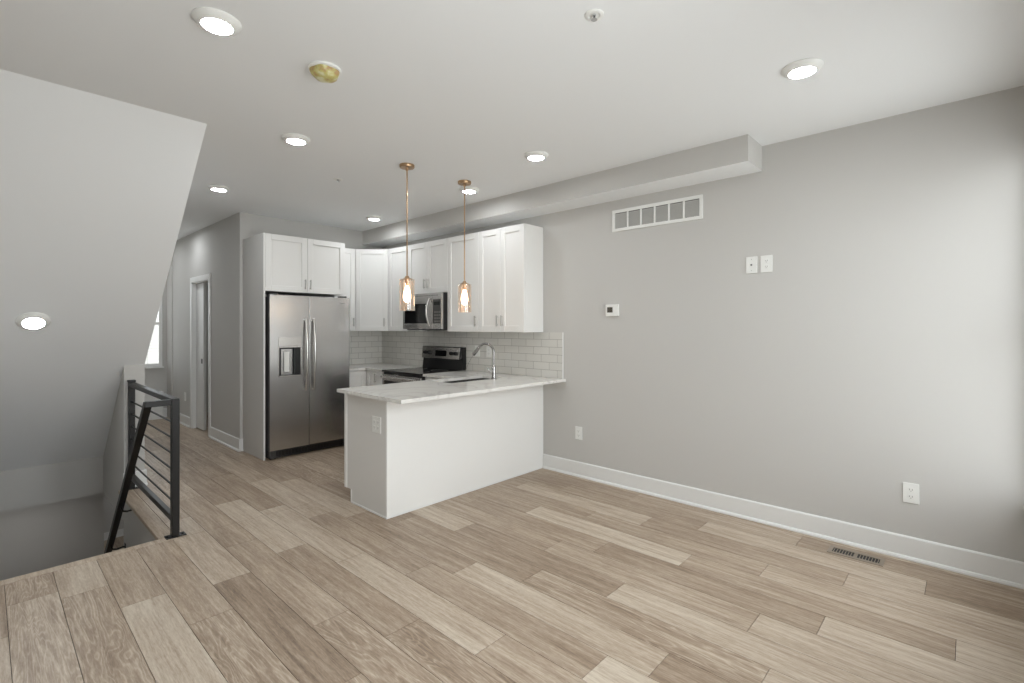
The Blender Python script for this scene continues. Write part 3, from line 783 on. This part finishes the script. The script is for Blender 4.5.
# ---------------------------------------------------------------- pendants
def pendant_at(x, y, zr, label):
    t = thing('pendant_light', label, 'pendant light', (x, y, H), 0, 'pendants over the peninsula')
    b = NB(); lathe(b, [(0, 0), (.060, 0), (.060, -.018), (.056, -.024), (.012, -.026), (.010, -.045), (.0, -.045)], 40); obj('canopy', b, BRASS, t, True)
    zt = zr - H
    b = NB(); tube(b, [(0, 0, -.03), (0, 0, zt + .0)], .0055, 10); obj('rod', b, BRASS, t, True)
    b = NB(); lathe(b, [(0, zt + .01), (.012, zt + .01), (.020, zt - .005), (.045, zt - .016), (.045, zt - .020), (.018, zt - .020), (.017, zt - .07), (0, zt - .07)], 28); obj('socket', b, BRASS, t, True)
    ro = .063
    zb = zt - .272
    b = NB(); lathe(b, [(.048, zt - .0165), (ro - .003, zt - .018), (ro, zt - .024), (ro, zb), (ro - .0035, zb), (ro - .0035, zt - .024), (.048, zt - .0205)], 48); obj('glass_shade', b, AMBER, t, True)
    b = NB(); lathe(b, [(0, zt - .0705), (.012, zt - .072), (.014, zt - .085), (.024, zt - .118), (.031, zt - .150), (.029, zt - .175), (.018, zt - .197), (0, zt - .205)], 28); obj('bulb', b, BULBM, t, True)
    return t
pendant = pendant_at(2.345, 3.345, 1.825, 'left brass rod pendant light with a clear tinted glass cylinder shade')
dup(pendant, (2.966, 3.345, H), 0, 'right brass rod pendant light, in front of the upper cabinets beside the microwave', 'pendants over the peninsula')

# ---------------------------------------------------------------- round ceiling lights
def downlight(label, loc):
    t = thing('recessed_light', label, 'ceiling light', loc, 0, 'round ceiling lights')
    b = NB(); lathe(b, [(0.093, 0), (.094, -.004), (.088, -.012), (.070, -.022), (.061, -.026), (.0595, -.023)], 56); obj('trim_ring', b, PLASTIC, t, True)
    b = NB(); lathe(b, [(.0, -.0235), (.0598, -.0235)], 56); bmesh.ops.reverse_faces(b, faces=b.faces); obj('diffuser', b, LED, t)
    return t
dl = downlight('large round ceiling light nearest the camera at upper left, above the stair side', (0.685, 2.367, H))
for (x, y, lb) in ((1.485, 3.437, 'round ceiling light between the stair slope and the left pendant'),
                   (1.515, 5.18, 'round ceiling light farthest left, in front of the hallway'),
                   (3.2, 5.24, 'farthest round ceiling light, in front of the kitchen corner'),
                   (2.877, 2.425, 'round ceiling light right of the pendants, before the soffit'),
                   (2.83, 0.622, 'round ceiling light at upper right, near the front of the room'),
                   (3.16, 3.50, 'round ceiling light just behind the right pendant canopy')):
    dup(dl, (x, y, H), 0, lb, 'round ceiling lights')
sl = dup(dl, (0.251, 5.006, zs(5.006)), 0, 'round light set in the sloped ceiling over the stairwell', 'round ceiling lights')
sl.rotation_euler = (-math.atan(.915), 0, 0)
# unseen lights; those in the side room and storey below are added fill
dup(dl, (2.9, 7.9, H), 0, 'added unseen round ceiling light inside the room behind the hall door', 'round ceiling lights')
dup(dl, (1.60, 7.7, H), 0, 'round ceiling light at the far end of the hallway', 'round ceiling lights')
dup(dl, (1.7, 9.6, SLAB), 0, 'added unseen round ceiling light on the storey below', 'round ceiling lights')

LED_FILL = emit('fill_led_diffuser', (1.0, 0.98, 0.95, 1), 46.0)  # weaker glow for the fill light added over the stair foot
dup(dl, (1.8, 11.3, SLAB), 0, 'added unseen round ceiling light near the far wall of the storey below', 'round ceiling lights')  # this one and the next are added to brighten the lower storey
dup(dl, (1.6, 7.9, SLAB), 0, 'added unseen round ceiling light of the storey below, between two others', 'round ceiling lights')
dup(dl, (1.40, 8.72, H), 0, 'added unseen round ceiling light before the hallway window', 'round ceiling lights')  # added out of view to brighten the hall end wall
low = dup(dl, (0.30, 6.70, SLAB), 0, 'added unseen round ceiling light over the foot of the stairs', 'round ceiling lights')  # added out of view to brighten the lower stair walls
for c_ in low.children:
    if c_.name.startswith('diffuser'): c_.data = c_.data.copy(); c_.data.materials[0] = LED_FILL

# ---------------------------------------------------------------- smoke alarm with yellowed dust cover, sprinklers
sm = thing('smoke_detector', 'round white smoke detector under a yellowish plastic dust cover', 'smoke detector', (1.187, 2.406, H))
b = NB(); lathe(b, [(0, 0), (.079, 0), (.080, -.010), (.072, -.014), (0, -.014)], 48); obj('base', b, PLASTIC, sm, True)
b = NB(); lathe(b, [(.071, -.0145), (.070, -.022), (.064, -.036), (.050, -.048), (.030, -.055), (0, -.057)], 40)
for v in b.verts:
    k = 1 + .05 * math.sin(5 * math.atan2(v.co.y, v.co.x)); v.co.x *= k; v.co.y *= k
obj('dust_cover', b, DUSTM, sm, True)
def sprinkler(label, x, y):
    t = thing('fire_sprinkler', label, 'sprinkler', (x, y, H), 0, 'ceiling sprinkler heads')
    b = NB(); lathe(b, [(.040, 0), (.040, -.003), (.034, -.006), (.026, -.006), (.020, -.001), (.010, -.0005)], 32); obj('escutcheon', b, PLASTIC, t, True)
    b = NB(); lathe(b, [(0, 0), (.009, 0), (.009, -.006), (.005, -.008), (0, -.008)], 16); tube(b, [(.008, 0, -.005), (.013, 0, -.012), (.006, 0, -.020)], .002, 8); tube(b, [(-.008, 0, -.005), (-.013, 0, -.012), (-.006, 0, -.020)], .002, 8)
    obj('sprinkler_frame', b, CHROME, t, True)
    b = NB(); tube(b, [(0, 0, -.008), (0, 0, -.019)], .003, 8); obj('heat_bulb', b, SLOT, t, True)
    b = NB(); lathe(b, [(0, -.020), (.013, -.020), (.013, -.0215), (0, -.0215)], 20); obj('deflector', b, CHROME, t, True)
    return t
spk = sprinkler('small sprinkler head at the top centre of the picture, nearest the camera', 1.753, 1.158)
dup(spk, (2.155, 4.121, H), 0, 'small sprinkler head farther back, left of the left pendant', 'ceiling sprinkler heads')

# ---------------------------------------------------------------- wall vent
vt = thing('wall_vent', 'long white louvred return vent high on the right wall below the soffit', 'vent', (XR, 2.352, 2.272), rz)
vw, vh = 2.352 - 1.535, .192
b = NB()
fb = .028
box(b, 0, vw, -.010, -.0005, 0, fb, .002); box(b, 0, vw, -.010, -.0005, vh - fb, vh, .002); box(b, 0, fb, -.010, -.0005, fb, vh - fb, .002); box(b, vw - fb, vw, -.010, -.0005, fb, vh - fb, .002)
cw = (vw - 2 * fb) / 6
for i in range(1, 6): box(b, fb + i * cw - .008, fb + i * cw + .008, -.010, -.0005, fb, vh - fb, .002)
obj('frame', b, PLASTIC, vt)
obj('backing', box(NB(), fb, vw - fb, -.0012, -.0005, fb, vh - fb), SLOT, vt)
for i in range(6):
    b = NB(); x0 = fb + i * cw + (.008 if i else 0); x1 = fb + (i + 1) * cw - (.008 if i < 5 else 0)
    n = 11
    for j in range(n):
        z = fb + .004 + (vh - 2 * fb - .008) * (j + .5) / n
        prism(b, [(-.0085, z - .0070), (-.0070, z - .0080), (-.0015, z + .0040), (-.0030, z + .0050)], x0 + .001, x1 - .001)
    obj('louvres', b, LOUV, vt)

# thermostat
th = thing('thermostat', 'small white square thermostat with a dark display on the right wall', 'thermostat', (XR, 2.414, 1.518), rz)
obj('case', box(NB(), 0, .130, -.022, -.0005, 0, .104, .004, 2), PLASTIC, th)
obj('display', box(NB(), .018, .074, -.0232, -.0222, .032, .080), LCD, th)
b = NB(); box(b, .082, .1, -.024, -.0222, .05, .06); box(b, .082, .1, -.024, -.0222, .028, .038); obj('button', b, PLASTIC, th)

# ---------------------------------------------------------------- wall plates and outlets (front faces local -y, centred on x)
def plate(name, label, loc, rotz, kind='outlet', wd=.078, ht=.122, group=None, cat='outlet'):
    t = thing(name, label, cat, loc, rotz, group)
    obj('cover_plate', box(NB(), -wd / 2, wd / 2, -.006, -.0004, -ht / 2, ht / 2, .002, 2), PLASTIC, t)
    gs = [0] if wd < .1 else [-.024, .024]
    if kind == 'outlet':
        for gx in gs:
            for z in (-.021, .021):
                r = obj('receptacle', box(NB(), gx - .016, gx + .016, -.0078, -.0062, z - .013, z + .013, .001), PLASTIC, t)
                b = NB(); box(b, gx - .008, gx - .0055, -.0084, -.0079, z - .003, z + .006); box(b, gx + .0055, gx + .008, -.0084, -.0079, z - .003, z + .006); box(b, gx - .002, gx + .002, -.0084, -.0079, z - .010, z - .006)
                obj('slots', b, MUTED, r)
    elif kind == 'jack':
        b = NB(); lathe(b, [(0, .009), (.005, .009), (.006, .0)], 16); rot(b, Matrix.Translation((0, -.0062, 0)) @ Matrix.Rotation(R(90), 4, 'X')); obj('jack', b, SLOT, t, True)
        for zq in (-.043, .040): obj('screw', box(NB(), -.003, .003, -.0072, -.0062, zq, zq + .003), MUTED, t)
    elif kind == 'switch':
        b = NB(); box(b, -.017, .017, -.0085, -.0062, -.033, .033, .001); obj('rocker', b, PLASTIC, t)
    return t
plate('cable_plate', 'left of two white wall plates high on the right wall, with a small dark jack', (XR, 1.176, 1.877), rz, 'jack', cat='wall plate')
plate('wall_outlet', 'right of two white wall plates high on the right wall', (XR, 1.075, 1.877), rz, 'outlet')
plate('wall_outlet', 'white outlet low on the right wall beside the peninsula', (XR, 2.72, .412), rz)
plate('wall_outlet', 'white outlet low on the right wall near the floor register', (XR, .262, .406), rz)
plate('wall_outlet', 'white outlet on the tiled backsplash behind the faucet', (XR - .009, 3.93, 1.145), rz)
plate('wall_outlet', 'second white backsplash outlet, nearer the range', (XR - .009, 4.12, 1.145), rz, 'switch')
plate('wall_outlet', 'white outlet low on the hallway wall left of the door', (XH, 8.33, .41), rz)
plate('peninsula_outlet', 'white double outlet on the left end panel of the peninsula', (PX0, 3.288, .68), rz, 'outlet', wd=.115)
plate('wall_outlet', 'white outlet glimpsed on the storey below through the stairwell', (1.83, 12.4, -2.25), 0)

# ---------------------------------------------------------------- floor register
fg = thing('floor_register', 'tan metal floor register in the planks along the right baseboard', 'floor vent', (3.628, .376, .0), 0)
rx, ry = .125, .285
b = NB(); e_ = .022
box(b, 0, rx, 0, e_, .0002, .004, .001); box(b, 0, rx, ry - e_, ry, .0002, .004, .001); box(b, 0, e_ + .006, e_, ry - e_, .0002, .004, .001); box(b, rx - e_ - .006, rx, e_, ry - e_, .0002, .004, .001)
box(b, e_, rx - e_, ry / 2 - .008, ry / 2 + .008, .0002, .004)
obj('frame', b, REG, fg)
obj('duct_opening', box(NB(), e_, rx - e_, e_, ry - e_, .0001, .0009), SLOT, fg)
b = NB()
n = 16
for i in range(n):
    y = e_ + (ry - 2 * e_) * (i + .5) / n
    box(b, e_ + .004, rx - e_ - .004, y - .002, y + .002, .0009, .0016)
obj('slats', b, REG, fg)

# ---------------------------------------------------------------- low white box under the hall window
lb = thing('low_white_box', 'low white box on the floor under the hallway window, behind the stair railing', 'box', (1.20, YE - .16, 0))
obj('case', box(NB(), 0, .70, 0, .13, 0, .40, .004), TRIM, lb)
obj('lid', box(NB(), -.01, .71, -.01, .132, .4005, .42, .003), TRIM, lb)
